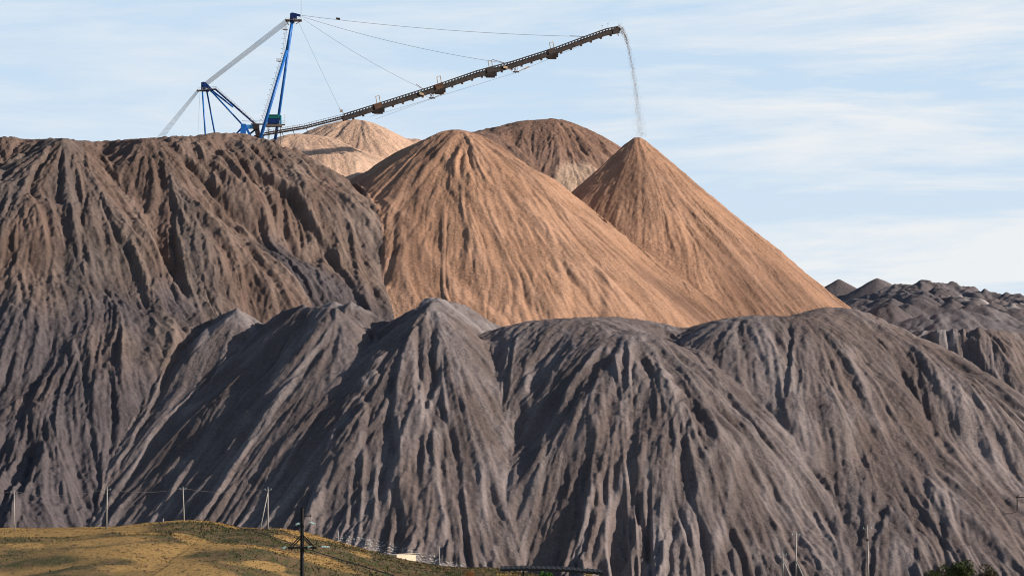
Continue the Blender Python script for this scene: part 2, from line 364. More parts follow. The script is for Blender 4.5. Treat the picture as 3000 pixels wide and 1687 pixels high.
# far heaps on the right
H2 = 0.85
xs2 = np.arange(120, 560, H2); ys2 = np.arange(1180, 2150, H2)
X2, Y2 = np.meshgrid(xs2, ys2)
lobe2 = 3 * grid_noise(X2.shape, H2, 70, 51) + 2.5 * grid_noise(X2.shape, H2, 30, 52)
fspecs = [
 (1, Q([(2790, 912, 1290), (2850, 915, 1300)]), 5, 0.50, dict(amp=.8)),
 (1, Q([(2600, 950, 1290), (2790, 912, 1290)]), 5, 0.62, dict(amp=.8)),
 (2, Q([(2840, 893, 1400), (2880, 893, 1400), (3020, 965, 1380)]), 5, 0.60, dict(amp=.8)),
 (3, Q([(2594, 886, 1400), (2606, 891, 1390)]), .6, 0.66, dict(amp=.4, lobe=.4)),
 (4, Q([(2655, 887, 1450), (2665, 893, 1440)]), .6, 0.6, dict(amp=.4, lobe=.4)),
 (5, Q([(2500, 878, 1530), (2525, 876, 1520)]), 3, 0.6, dict()),
 (6, Q([(2457, 817, 1750)]), .3, 0.56, dict(amp=.12, lobe=.1)),
 (7, Q([(2571, 814, 1720)]), .3, 0.55, dict(amp=.15, lobe=.1)),
 (8, Q([(2625, 833, 1680), (2680, 831, 1680), (2713, 823, 1690), (2760, 833, 1700), (2850, 842, 1700), (2930, 861, 1690), (3010, 866, 1680), (3300, 880, 1680)]), 4, 0.55, dict(amp=1.3)),
 (8, Q([(2540, 865, 1620), (2590, 860, 1610), (2640, 858, 1600), (2690, 862, 1590), (2740, 880, 1570)]), 5, 0.6, dict(amp=1.4, lobe=1.6)),
 (8, Q([(2780, 868, 1600), (2900, 880, 1580), (3100, 900, 1560)]), 8, 0.6, dict(amp=1.4, lobe=1.6)),
]
rr = random.Random(44)
for k_ in range(46):
    Yk = rr.uniform(1480, 1700); pxk = rr.uniform(2480, 3080)
    top_ = np.interp(pxk, [2480, 2620, 2720, 2860, 2950, 3080], [862, 838, 832, 848, 868, 882]) + (1700 - Yk) * 0.16 + rr.uniform(-2, 10)
    fspecs.append((8, Q([(pxk, top_, Yk), (pxk + rr.uniform(2, 22), top_ + rr.uniform(1, 7), Yk - 6)]), rr.uniform(.4, 1.5), rr.uniform(.5, .66), dict(amp=.5, lobe=.5)))
Z2, ID2, A2 = run_heaps(X2, Y2, fspecs, lobe2)
floor2 = CZ + (1520 - np.interp(Y2, [1180, 1250, 1300, 1500, 1700, 2150], [1400, 1010, 975, 925, 885, 870])) / F * Y2
Z2 = np.maximum(Z2, floor2); 
A2 = blur(A2, 6)
Z2, FL2 = roughen(Z2, H2, A2, [(36, 2.0, 0.5, 0), (17, 1.6, 0.6, 0), (8, 1.1, 0.7, 1), (4.4, 0.6, 0.5, 1)], 400, plates=[(20, .9, (-.6, .6))], clod=0.15)
Z2 += (0.4 * grid_noise(Z2.shape, H2, 9, 501) + 0.35 * grid_noise(Z2.shape, H2, 4, 502)) * A2
patch2 = FL2[36] + 0.5 * grid_noise(Z2.shape, H2, 60, 503); streak2 = 0.7 * FL2[8] + 0.6 * FL2[4.4]
pale2 = np.clip(FL2[17] + grid_noise(Z2.shape, H2, 12, 504) - 2.6, 0, 1)
fid2 = ID2[:-1, :-1]
fl_lab = {1: 'broad low grey heap with dark cleft just beyond the shoulder of the biggest grey heap', 2: 'low brownish ribbed heap at the right edge, behind the heap with a dark cleft',
          3: 'small grey cone with a pale lower edge, nearest the foot of the pointed orange cone', 4: 'small pinkish cone beside the pale edged grey cone',
          5: 'small knobbly heap touching the foot of the pointed orange cone', 6: 'dark far peak on the skyline nearest the orange cone', 7: 'sharp dark far peak, second on the skyline from the orange cone',
          8: 'long knobbly far ridge forming the skyline at the right'}
for hid in fl_lab:
    o = mesh_from_grid('far_spoil_heap', X2, Y2, Z2, fid2 == hid, M_FAR, dict(patch=patch2, streak=streak2, pale=pale2))
    tag(o, fl_lab[hid], 'spoil heap', kind='structure')
o = mesh_from_grid('terrain', X2, Y2, Z2, fid2 == 0, M_FAR, dict(patch=patch2, streak=streak2, pale=pale2)); tag(o, kind='structure')

# ------------------------------------------------------------ ground, grassy hill
def grass_mat(name, gold, green, brown):
    m, t, b = new_mat(name); lk = t.links.new
    tcn = N(t, 'ShaderNodeTexCoord')
    def noise(scale, sc3, det=5):
        mpn = N(t, 'ShaderNodeMapping'); mpn.inputs['Scale'].default_value = sc3; lk(tcn.outputs['Object'], mpn.inputs['Vector'])
        n_ = N(t, 'ShaderNodeTexNoise'); n_.inputs['Scale'].default_value = scale; n_.inputs['Detail'].default_value = det; n_.inputs['Roughness'].default_value = 0.62
        lk(mpn.outputs[0], n_.inputs['Vector']); return n_.outputs['Fac']
    def ramp(src, lo, hi):
        r_ = N(t, 'ShaderNodeMapRange', interpolation_type='SMOOTHSTEP'); r_.inputs['From Min'].default_value = lo; r_.inputs['From Max'].default_value = hi
        lk(src, r_.inputs['Value']); return r_.outputs[0]
    def mix(f, a, b_, mode='MIX'):
        x = N(t, 'ShaderNodeMixRGB'); x.blend_type = mode; lk(f, x.inputs[0]) if not isinstance(f, float) else setattr(x.inputs[0], 'default_value', f)
        for i, v in ((1, a), (2, b_)):
            if isinstance(v, tuple): x.inputs[i].default_value = (*v, 1)
            else: lk(v, x.inputs[i])
        return x.outputs[0]
    at = N(t, 'ShaderNodeAttribute'); at.attribute_name = 'gold'
    c = mix(ramp(noise(0.35, (1, .5, 1)), 0.42, 0.62), green, brown)
    c = mix(ramp(at.outputs['Fac'], 0.0, 0.95), c, gold)
    c = mix(ramp(noise(0.9, (1, .3, 1), 8), 0.50, 0.72), c, tuple(x * 0.55 for x in brown))
    n3 = noise(2.2, (1, .5, 1), 6); mr_ = N(t, 'ShaderNodeMapRange'); mr_.inputs['From Min'].default_value = .3; mr_.inputs['From Max'].default_value = .7
    mr_.inputs['To Min'].default_value = .7; mr_.inputs['To Max'].default_value = 1.3; lk(n3, mr_.inputs['Value'])
    hs = N(t, 'ShaderNodeHueSaturation'); lk(mr_.outputs[0], hs.inputs['Value']); lk(c, hs.inputs['Color']); lk(hs.outputs[0], b.inputs['Base Color'])
    bp = N(t, 'ShaderNodeBump'); bp.inputs['Strength'].default_value = 0.8; bp.inputs['Distance'].default_value = 0.4
    lk(n3, bp.inputs['Height']); lk(bp.outputs[0], b.inputs['Normal'])
    b.inputs['Specular IOR Level'].default_value = 0.1
    return m
M_GRASS = grass_mat('dry_hill_grass', (0.39, 0.25, 0.095), (0.080, 0.082, 0.036), (0.18, 0.122, 0.068))
M_GROUND = grass_mat('field_ground', (0.26, 0.17, 0.08), (0.07, 0.08, 0.03), (0.13, 0.095, 0.06))

def sheet(name, xr, yr, h, zf, mat, goldf):
    gx = np.unique(np.concatenate([np.arange(xr[0], xr[1] + h, h)])); gy = np.arange(yr[0], yr[1] + h, h)
    A, B = np.meshgrid(gx, gy); Zg = zf(A, B)
    return mesh_from_grid(name, A, B, Zg, np.ones((len(gy) - 1, len(gx) - 1), bool), mat, dict(gold=goldf(A, B, Zg)))
# the ground: one sheet to the horizon, fine near, coarse far
gx = np.concatenate([np.linspace(-9000, -700, 24)[:-1], np.arange(-700, 701, 10.0), np.linspace(700, 9000, 24)[1:]])
gy = np.concatenate([np.linspace(-3000, -300, 12)[:-1], np.arange(-300, 1401, 10.0), np.linspace(1400, 14000, 30)[1:]])
GA, GB = np.meshgrid(gx, gy)
GZ = ground_z(GA, GB) + 0.25 * grid_noise(GA.shape, 10, 60, 601) * ((GB < 860) & (GB > 5))
g = mesh_from_grid('ground', GA, GB, GZ, np.ones((len(gy) - 1, len(gx) - 1), bool), M_GROUND, dict(gold=0.5 + 0.4 * grid_noise(GA.shape, 10, 80, 602)))
tag(g, kind='structure')

SIL = np.array([(-900, 1600), (-500, 1565), (-200, 1548), (0, 1545), (120, 1546), (240, 1542), (340, 1540), (420, 1530), (480, 1526), (530, 1521), (590, 1523), (640, 1532), (690, 1544),
                (760, 1546), (820, 1547), (870, 1553), (930, 1570), (1000, 1591), (1060, 1608), (1130, 1628), (1200, 1644), (1280, 1658), (1360, 1664), (1420, 1662), (1480, 1668), (1540, 1678), (1620, 1692), (1800, 1712), (2100, 1725), (2600, 1730)])
YC = 640.0
HH3 = 0.8
hx = np.arange(-230, 120, HH3); hy = np.arange(380, 800, HH3)
HX, HYY = np.meshgrid(hx, hy)
zc = CZ - (np.interp(HX / YC * F + CX, SIL[:, 0], SIL[:, 1]) + 2 - HY) / F * YC
hn = 0.5 * grid_noise(HX.shape, HH3, 45, 610) + 0.22 * grid_noise(HX.shape, HH3, 16, 611)
dy = HYY - YC
fade = np.clip(np.abs(dy) / 40, 0, 1)
HZ = zc - np.where(dy < 0, 0.032 * -dy + 0.00012 * dy * dy, 0.0022 * dy * dy) + hn * fade
HZ += 0.05 * grid_noise(HX.shape, HH3, 2.5, 612) 
GH = ground_z(HX, HYY)
HZ = np.maximum(HZ, GH - 0.8)
GOLD = 0.5 + 0.75 * grid_noise(HX.shape, HH3, 22, 615, (1.3, 2.2)) + 0.42 * grid_noise(HX.shape, HH3, 9, 616, (1, 2))
PXg = HX / HYY * F + CX; PYg = HY - (HZ - CZ) / HYY * F
# meadow on the left is mostly dry gold; the top and right shoulder are green-brown with gold tongues
GOLD += np.interp(PXg, [0, 350, 620, 760, 1000, 1300], [0.35, 0.20, -0.95, -1.25, -1.1, -1.2]) + np.interp(PYg, [1540, 1565, 1600], [-0.25, 0.1, 0.2])
for (ex, ey, rx, ry, an) in [(350, 1553, 42, 9, 0.25), (560, 1580, 62, 13, 0.28), (885, 1565, 75, 8, 0.25), (850, 1580, 55, 9, 0.25), (780, 1655, 70, 14, 0.15), (940, 1640, 55, 13, 0.2), (1060, 1625, 45, 8, 0.3)]:
    u = (PXg - ex) * math.cos(an) + (PYg - ey) * math.sin(an); v = -(PXg - ex) * math.sin(an) + (PYg - ey) * math.cos(an)
    GOLD += 2.8 * np.clip(1.15 - ((u / rx) ** 2 + (v / ry) ** 2), 0, 1)
hill = mesh_from_grid('grassy_hill', HX, HYY, HZ, (HZ[:-1, :-1] > GH[:-1, :-1] - 0.7), M_GRASS, dict(gold=GOLD))
tag(hill, 'gold and green grassy rise in front of the grey heaps', 'hill', kind='structure')
def hill_z(x, y):
    i = int((y - hy[0]) / HH3); j = int((x - hx[0]) / HH3)
    if 0 <= i < len(hy) and 0 <= j < len(hx): return float(max(HZ[i, j], ground_z(x, y)))
    return float(ground_z(x, y))

def raw_mesh(name, co, faces, mat, nper, attrs=None, parent=None, smooth=False):
    me = bpy.data.meshes.new(name); co = np.asarray(co, np.float32); f = np.asarray(faces, np.int32)
    me.vertices.add(len(co)); me.vertices.foreach_set('co', co.ravel())
    me.loops.add(f.size); me.loops.foreach_set('vertex_index', f.ravel())
    me.polygons.add(len(f)); me.polygons.foreach_set('loop_start', np.arange(0, f.size, nper, dtype=np.int32))
    me.update(calc_edges=True); me.materials.append(mat)
    me.polygons.foreach_set('use_smooth', np.full(len(f), smooth))
    for k, v in (attrs or {}).items():
        at = me.attributes.new(k, 'FLOAT', 'POINT'); at.data.foreach_set('value', np.asarray(v, np.float32))
    o = bpy.data.objects.new(name, me); col.objects.link(o)
    if parent: o.parent = parent
    return o
# grass tufts: blades over the whole hill
rng = np.random.default_rng(5)
nT = 60000
tx = rng.uniform(-150, 60, nT); ty = 640 + 60 - np.abs(rng.normal(0, 95, nT)); ty = np.clip(ty, 395, 700)
ii = np.clip(((ty - hy[0]) / HH3).astype(int), 0, len(hy) - 1); jj = np.clip(((tx - hx[0]) / HH3).astype(int), 0, len(hx) - 1)
tz = HZ[ii, jj]; tg = GOLD[ii, jj]; ok = tz > GH[ii, jj] - 0.5
tx, ty, tz, tg = tx[ok], ty[ok], tz[ok], tg[ok]; nT = len(tx)
hgt = np.where(tg > 0.5, rng.uniform(0.08, 0.22, nT), rng.uniform(0.12, 0.42, nT)) ; wd = rng.uniform(0.10, 0.3, nT); an = rng.uniform(0, math.pi, nT)
co = np.zeros((nT, 3, 3)); dxx = np.cos(an) * wd; dyy = np.sin(an) * wd
co[:, 0] = np.stack([tx - dxx, ty - dyy, tz - 0.05], -1); co[:, 1] = np.stack([tx + dxx, ty + dyy, tz - 0.05], -1)
co[:, 2] = np.stack([tx + rng.normal(0, 0.12, nT), ty + rng.normal(0, 0.12, nT), tz + hgt], -1)
gr = raw_mesh('grass', co.reshape(-1, 3), np.arange(nT * 3).reshape(-1, 3), M_GRASS, 3, dict(gold=np.repeat(tg, 3)))
tag(gr, 'dry grass and weeds covering the rise', 'grass', kind='stuff')

# ------------------------------------------------------------ builder for hard things
class MB:
    def __init__(self, origin=(0, 0, 0)):
        self.v = []; self.f = []; self.o = Vector(origin)
    def tube(self, a, b, r, r2=None, n=8, cap=True):
        a = Vector(a) - self.o; b = Vector(b) - self.o; r2 = r if r2 is None else r2
        d = (b - a)
        if d.length < 1e-6: return self
        d.normalize(); up = Vector((0, 0, 1)) if abs(d.z) < 0.95 else Vector((0, 1, 0))
        x = d.cross(up).normalized(); y = d.cross(x); k = len(self.v)
        for p, rr in ((a, r), (b, r2)):
            for i in range(n):
                t = 2 * math.pi * i / n; self.v.append(p + (x * math.cos(t) + y * math.sin(t)) * rr)
        for i in range(n):
            j = (i + 1) % n; self.f.append((k + i, k + j, k + n + j, k + n + i))
        if cap: self.f.append(tuple(k + i for i in range(n))[::-1]); self.f.append(tuple(k + n + i for i in range(n)))
        return self
    def path(self, pts, r, n=6):
        for a, b in zip(pts[:-1], pts[1:]): self.tube(a, b, r, n=n)
        return self
    def beam(self, a, b, w_, h_, up=(0, 0, 1)):
        """box beam from a to b, w_ sideways, h_ along up"""
        a = Vector(a) - self.o; b = Vector(b) - self.o; d = (b - a).normalized(); up = Vector(up)
        x = d.cross(up).normalized() * (w_ / 2); y = x.cross(d).normalized() * (h_ / 2); k = len(self.v)
        for p in (a, b):
            for sx_, sy_ in ((-1, -1), (1, -1), (1, 1), (-1, 1)): self.v.append(p + x * sx_ + y * sy_)
        self.f += [(k, k + 1, k + 2, k + 3), (k + 7, k + 6, k + 5, k + 4)]
        for i in range(4):
            j = (i + 1) % 4; self.f.append((k + i, k + 4 + i, k + 4 + j, k + j))
        return self
    def box(self, c, sx_, sy_, sz_):
        c = Vector(c); return self.beam(c - Vector((sx_ / 2, 0, 0)), c + Vector((sx_ / 2, 0, 0)), sy_, sz_)
    def lathe(self, a, b, prof, n=10):
        """rings (t along a-b, radius)"""
        a = Vector(a); b = Vector(b)
        for (t0, r0), (t1, r1) in zip(prof[:-1], prof[1:]): self.tube(a.lerp(b, t0), a.lerp(b, t1), r0, r1, n=n)
        return self
    def build(self, name, mat, parent=None, smooth=False):
        me = bpy.data.meshes.new(name); me.from_pydata([tuple(p) for p in self.v], [], self.f); me.update()
        bm = bmesh.new(); bm.from_mesh(me); bmesh.ops.recalc_face_normals(bm, faces=bm.faces); bm.to_mesh(me); bm.free()
        me.materials.append(mat); o = bpy.data.objects.new(name, me); col.objects.link(o)
        if smooth: me.polygons.foreach_set('use_smooth', [True] * len(me.polygons))
        if parent: o.parent = parent
        else: o.location = self.o
        return o
def rail(mb, pts, h=1.1, step=1.6, r=0.05):
    """handrail along a walkway"""
    pts = [Vector(p) for p in pts]
    for a, b in zip(pts[:-1], pts[1:]):
        n = max(1, int((b - a).length / step))
        for i in range(n + 1):
            p = a.lerp(b, i / n); mb.tube(p, p + Vector((0, 0, h)), r, n=4)
        mb.tube(a + Vector((0, 0, h)), b + Vector((0, 0, h)), r, n=4); mb.tube(a + Vector((0, 0, h * .5)), b + Vector((0, 0, h * .5)), r * .8, n=4)
def sag(a, b, s, n=14):
    a = Vector(a); b = Vector(b)
    return [a.lerp(b, i / n) - Vector((0, 0, s * 4 * (i / n) * (1 - i / n))) for i in range(n + 1)]

M_BLUE = plain('blue_painted_steel', (0.02, 0.17, 0.58), 0.42, 0.0, 0.18, 0.6, 0.5)
M_DBLUE = plain('dark_blue_steel', (0.012, 0.045, 0.20), 0.5, 0.0, 0.25, 0.8)
M_LBLUE = plain('light_blue_steel', (0.10, 0.42, 0.72), 0.5, 0.0, 0.15, 0.8)
M_TEAL = plain('teal_painted_panel', (0.02, 0.23, 0.19), 0.5, 0.0, 0.2, 0.6)
M_STEEL = plain('dusty_galvanised_steel', (0.30, 0.25, 0.22), 0.6, 0.3, 0.25, 0.8)
M_DARK = plain('dark_dusty_steel', (0.060, 0.050, 0.048), 0.75, 0.1, 0.35, 0.5)
M_RUST = plain('rust_brown_steel', (0.13, 0.072, 0.048), 0.85, 0.0, 0.35, 0.5)
M_CREAM = plain('salt_crusted_steel', (0.55, 0.44, 0.30), 0.8, 0.0, 0.2, 1.0)
M_ROPE = plain('steel_rope', (0.20, 0.19, 0.19), 0.6, 0.3, 0.1, 2.0)
M_RUBBER = plain('belt_rubber', (0.03, 0.03, 0.03), 0.85, 0.0, 0.2, 1.0)
M_GLASSW = plain('cab_window_glass', (0.05, 0.09, 0.10), 0.08, 0.0, 0.1, 1.0, 0.8)

# ------------------------------------------------------------ the spreader on the massif
YM = 1216.0
def S(px, py, dy=0.0, Y_=YM): return P(px, py, Y_ + dy)
base = S(760, 418); sp = empty('overburden_spreader', base)
tag(sp, 'tall blue masted spreader with a long dark conveyor boom reaching out over the orange cones', 'spreader')
def part(name, mat, fn, parent=None, smooth=False):
    m = MB(base); fn(m); o = m.build(name, mat, parent or sp, smooth); return o
top = S(857, 58)
leg_a = [(top, S(843, 128, -1.5), 0.62, .66), (S(843, 128, -1.5), S(760, 420, -9), 0.72, .66)]
def f_leg1(m):
    m.tube(S(856, 62, -1), S(840, 150, -2.2), 0.58, 0.66, 12); m.tube(S(840, 149, -2.2), S(757, 425, -9), 0.68, 0.78, 12)
def f_leg2(m): m.tube(S(857, 62, 1), S(804, 425, 9), 0.58, 0.70, 12)
part('mast_leg', M_BLUE, f_leg1, smooth=True); part('mast_leg', M_BLUE, f_leg2, smooth=True)
def f_head(m):
    m.box(S(860, 48), 2.9, 3.4, 1.9); m.beam(S(861, 42), S(880, 47), 2.4, .7); m.box(S(856, 60), 1.8, 3.8, 2.2)
    for dy_ in (-1.9, 1.9):
        m.tube(S(857, 45, dy_ - .3), S(857, 45, dy_ + .3), 1.15, n=14)
hd = part('mast_head', M_DBLUE, f_head)
def f_plat(m):
    m.beam(S(836, 61), S(884, 61), 5.0, .25); m.beam(S(866, 72), S(884, 61), .3, .3); m.beam(S(846, 74), S(837, 61), .3, .3)
    for dy_ in (-2.5, 2.5): rail(m, [S(836, 61, dy_), S(884, 61, dy_)])
    rail(m, [S(836, 61, -2.5), S(836, 61, 2.5)]); rail(m, [S(884, 61, -2.5), S(884, 61, 2.5)])
part('head_platform', M_STEEL, f_plat, hd)
part('lightning_rod', M_ROPE, lambda m: m.tube(S(882, 52), S(882.5, -40), 0.07, 0.04))
def f_ladder(m):
    pts = [(838, 72), (837, 84), (829, 158), (820, 182), (800, 250), (771, 340), (768, 352)]
    pts = [S(x - 1, y, -3.5) for x, y in pts]; off = Vector((.7, 0, 0))
    for a, b in zip(pts[:-1], pts[1:]):
        m.tube(a, b, .06, n=4); m.tube(a + off, b + off, .06, n=4)
        n = max(1, int((b - a).length / 0.9))
        for i in range(n): m.tube(a.lerp(b, i / n), a.lerp(b, i / n) + off, .045, n=4)
        n = max(1, int((b - a).length / 2.2))
        for i in range(n + 1):
            p = a.lerp(b, i / n); d = (b - a).normalized(); q = d.cross(Vector((0, 1, 0))) * (1.0 if d.cross(Vector((0, 1, 0))).x < 0 else -1.0)
            m.path([p, p + q * .9 + Vector((0, -.35, 0)), p + q * .9 + Vector((0, .35, 0)), p], .05, 4)
    for (x, y) in [(837, 88), (819, 180)]: 
        m.beam(S(x - 9, y, -3.5), S(x + 6, y, -3.5), 1.6, .14); rail(m, [S(x - 9, y, -4.2), S(x + 3, y, -4.2)], 1.2, .8)
part('caged_ladder', M_STEEL, f_ladder)
# rear mast
rh = S(598, 256)
for a, b, r_, dy0, dy1 in [((593, 268), (602, 402), .36, -1, -5), ((606, 268), (631, 402), .36, 1, 5), ((616, 264), (711, 367), .38, -1, -3), ((618, 264), (683, 314), .42, 1, 2)]:
    part('rear_mast_leg', M_BLUE, lambda m, a=a, b=b, r_=r_, dy0=dy0, dy1=dy1: m.tube(S(*a, dy0), S(*b, dy1), r_, n=10), smooth=True)
def f_rhead(m):
    m.box(S(597, 254), 2.0, 3.2, 3.2); m.tube(S(596, 246, -2), S(596, 246, 2), .9, n=12); m.beam(S(600, 246), S(622, 268), 1.8, 1.5); m.beam(S(592, 266), S(612, 267), 2.6, .5)
rhd = part('rear_mast_head', M_DBLUE, f_rhead)
def f_rplat(m):
    m.beam(S(577, 267), S(634, 262), 3.6, .2)
    for dy_ in (-1.8, 1.8): rail(m, [S(577, 267, dy_), S(634, 262, dy_)], 1.2, 1.2)
part('head_platform', M_STEEL, f_rplat, rhd)
def f_stair(m):
    a, b = S(632, 263, 0), S(752, 368, 0)
    m.beam(a, b, 1.1, .75)
def f_stair_rail(m):
    for dy_ in (-.6, .6): rail(m, [S(632, 262, dy_), S(750, 366, dy_)], 1.25, 1.5)
st = part('stair_boom', M_DBLUE, f_stair); part('handrail', M_STEEL, f_stair_rail, st)
# hinge block and slewing frame
def f_hinge(m):
    m.beam(S(714, 366, -2), S(712, 396, -3), 2.3, 2.6, (0, 1, 0)); m.beam(S(717, 366, -2), S(733, 398, -2), 1.2, 1.0); m.beam(S(709, 375, -2), S(694, 391, -3), .7, .7)
    m.beam(S(712, 398, -3), S(712, 420, -3), 2.0, 2.0, (0, 1, 0)); m.beam(S(733, 398, -2), S(735, 425, -2), 1.2, 1.2, (0, 1, 0))
part('hinge_frame', M_BLUE, f_hinge)
part('counterweight_box', M_LBLUE, lambda m: m.box(S(733, 372), 3.2, 2.6, 1.5))
def f_slew(m):
    m.beam(S(742, 372), S(759, 372), 3.2, 2.3); m.beam(S(752, 372), S(756, 398), 2.0, 2.0, (0, 1, 0)); m.beam(S(748, 380), S(728, 396), .7, .7); m.tube(S(758, 398), S(758, 428), 2.2, 2.4, 14)
part('slewing_frame', M_DARK, f_slew)
def f_walk(m):
    m.beam(S(708, 355), S(745, 356), .3, .15); m.beam(S(736, 364), S(835, 366), 3.0, .22); m.beam(S(778, 369), S(826, 369), 3.2, .8)
    for dy_ in (-1.5, 1.5): rail(m, [S(736, 363, dy_), S(835, 365, dy_)], 1.5, 1.2)
    m.tube(S(835, 366, -1.5), S(834, 336, -1.5), .07, n=4)
    for x in (785, 788, 822): m.tube(S(x, 371, 0), S(x + .5, 425, 0), .16, n=6)
part('walkway', M_STEEL, f_walk)
cabp = part('drive_house', M_DBLUE, lambda m: (m.box(S(801, 356), 5.2, 3.4, 2.4), m.box(S(801, 349), 5.0, 3.2, .3)))
part('roof', M_TEAL, lambda m: (m.box(S(800, 344), 5.2, 3.6, 1.4), m.box(S(800, 338.5), 5.6, 4.0, .22)), cabp)
part('side_house', M_LBLUE, lambda m: m.box(S(818, 352), 2.1, 2.8, 3.9))
part('window', M_GLASSW, lambda m: (m.box(S(818, 348, -1.45), 1.2, .1, 1.1)), None)
part('door', M_TEAL, lambda m: (m.box(S(822.5, 344, -1.2), .5, .9, 1.8)), None)

# boom
TIP_Y = 1251.0
bp_ = [(738, 402), (775, 394), (893, 374), (1010, 344), (1110, 312.5), (1260, 265), (1396, 218), (1501, 190), (1623, 151), (1714, 117), (1775, 95), (1811, 88)]
def by(px): return YM - 2 + (TIP_Y - YM + 2) * np.clip((px - 760) / (1811 - 760), 0, 1)
def B(px, py, dy=0.0): return P(px, py, float(by(px)) + dy)
bpx = [p[0] for p in bp_]; bpy_ = [p[1] for p in bp_]
def bc(px, off=0.0, dy=0.0): return B(px, float(np.interp(px, bpx, bpy_)) + off, dy)
def f_lower(m):
    seq = [738, 775, 893, 1010]
    for x0, x1 in zip(seq[:-1], seq[1:]):
        m.beam(bc(x0, 2), bc(x1, 2), 2.6, .45); 
    seq = [1004, 1110, 1260, 1396, 1501, 1623, 1714, 1775, 1811]
    for x0, x1 in zip(seq[:-1], seq[1:]): m.beam(bc(x0, 4), bc(x1, 4), 2.8, 1.75)
boom = part('conveyor_boom', M_DARK, f_lower)
def f_truss(m):
    # open truss of the inner boom, with slanting supports and rollers below the outer boom
    x = 775.0; i = 0
    while x < 1004:
        for dy_ in (-1.3, 1.3):
            m.tube(bc(x, 2, dy_), bc(x, -5, dy_), .1, n=4); m.tube(bc(x, 2, dy_), bc(x + 11, -5, dy_), .08, n=4)
        x += 11; i += 1
    for dy_ in (-1.3, 1.3): m.beam(bc(775, -5, dy_), bc(893, -5, dy_), .22, .22); m.beam(bc(893, -5, dy_), bc(1010, -5, dy_), .22, .22)
    for x in (826, 858, 897): m.tube(bc(x, 2), bc(x + 6, 20), .14, n=5)
part('truss', M_RUST, f_truss, boom)
x = 1035.0
while x < 1800:
    part('roller_bracket', M_RUST, lambda m: m.box(bc(x, 12), 1.0, 2.2, .6), boom); x += 29
def f_rails(m):
    for dy_ in (-1.55, 1.55):
        seq = [1004, 1110, 1260, 1396, 1501, 1623, 1714, 1775, 1811]
        for x0, x1 in zip(seq[:-1], seq[1:]): m.beam(bc(x0, -9.5, dy_), bc(x1, -9.5, dy_), .3, .5)
        x = 1008.0
        while x < 1812: m.beam(bc(x, -2.5, dy_), bc(x + 1.5, -8, dy_), .25, .62); x += 9.0
        for x0, x1 in ((775, 893), (893, 1010)): m.beam(bc(x0, -11, dy_), bc(x1, -10, dy_), .12, .12)
        x = 780.0
        while x < 1006: m.tube(bc(x, 0, dy_), bc(x, -11, dy_), .07, n=4); x += 7
part('gallery_rail', M_DARK, f_rails, boom)
def f_belt(m):
    seq = [775, 893, 1010, 1110, 1260, 1396, 1501, 1623, 1714, 1775, 1809]
    for x0, x1 in zip(seq[:-1], seq[1:]): m.beam(bc(x0, -3.5), bc(x1, -3.5), 1.7, .22)
part('belt', M_RUBBER, f_belt, boom)
def f_drum(m):
    m.tube(bc(1809, 0, -1.3), bc(1809, 0, 1.3), 1.35, n=18); m.beam(bc(1795, 2, -1.5), bc(1814, 2, -1.5), .25, 2.6); m.beam(bc(1795, 2, 1.5), bc(1814, 2, 1.5), .25, 2.6)
    m.tube(bc(1810, 7), bc(1811, 18), .2, n=6)
part('head_drum', M_DARK, f_drum, boom)
for x in (1764, 1781): part('work_light', M_STEEL, lambda m: (m.tube(bc(x, -10), bc(x, -23), .05, n=4), m.box(bc(x, -23), .4, .4, .3)), boom)
# hoist stations riding on the boom
for x in (1108, 1287, 1437, 1617):
    hs = part('hoist_station', M_DARK if x > 1400 else M_RUST, lambda m, x=x: (m.beam(bc(x - 13, -2), bc(x + 8, -2), 3.6, 2.5)))
    part('machine_box', M_DARK, lambda m, x=x: (m.box(bc(x, 15), 4.1, 3.2, 1.5), m.box(bc(x + 10, 12), 2.6, 3.4, 1.7), m.box(bc(x - 12, 11.5), 1.8, 2.6, .8)), hs)
    def f_goal(m, x=x):
        for dx_ in (-6, 4):
            m.tube(bc(x + dx_ + 2, -12, -1.2), bc(x + dx_ - 1, -29 - (x < 1400) * 3, -1.2), .18, n=6)
            m.tube(bc(x + dx_ + 2, -12, 1.2), bc(x + dx_ - 1, -29 - (x < 1400) * 3, 1.2), .18, n=6)
        m.tube(bc(x - 7, -29 - (x < 1400) * 3, -1.2), bc(x - 7, -29 - (x < 1400) * 3, 1.2), .14, n=6); m.tube(bc(x - 7, -29 - (x < 1400) * 3, -1.2), bc(x + 3, -29 - (x < 1400) * 3, -1.2), .14, n=6)
    part('portal_frame', M_CREAM, f_goal, hs)
# underslung spreaders and lower stays
for x in (1264, 1510):
    def f_str(m, x=x):
        for dx_ in (-5, 0, 5):
            m.tube(bc(x + dx_, 9, -.8), bc(x + dx_ * .6 + 2, 25, -.8), .13, n=5); m.tube(bc(x + dx_, 9, .8), bc(x + dx_ * .6 + 2, 25, .8), .13, n=5)
        m.tube(bc(x - 5, 9, -.8), bc(x + 4, 25, -.8), .1, n=5); m.box(bc(x + 2, 25), 2.8, 1.9, .3)
    part('stay_strut', M_RUST, f_str)
    part('stay_anchor', M_CREAM, lambda m, x=x: (m.beam(bc(x - 35, -1, -1.8), bc(x - 23, 6, -1.8), .3, 1.0), m.tube(bc(x - 28, 3, -1.8), bc(x, 27), .1, n=5), m.tube(bc(x, 27), bc(x + 34, 22), .12, n=5), m.beam(bc(x + 26, 24), bc(x + 40, 21), .6, .55)))
def f_low(m):
    for dy_ in (-1.1, 1.1):
        m.path([bc(1085, 22, dy_), bc(1266, 26, dy_), bc(1512, 27, dy_), bc(1700, 13, dy_)], .05, 4)
        m.tube(bc(1266, 26, dy_), bc(1100, 34, dy_), .045, n=4)
part('under_stay', M_ROPE, f_low)
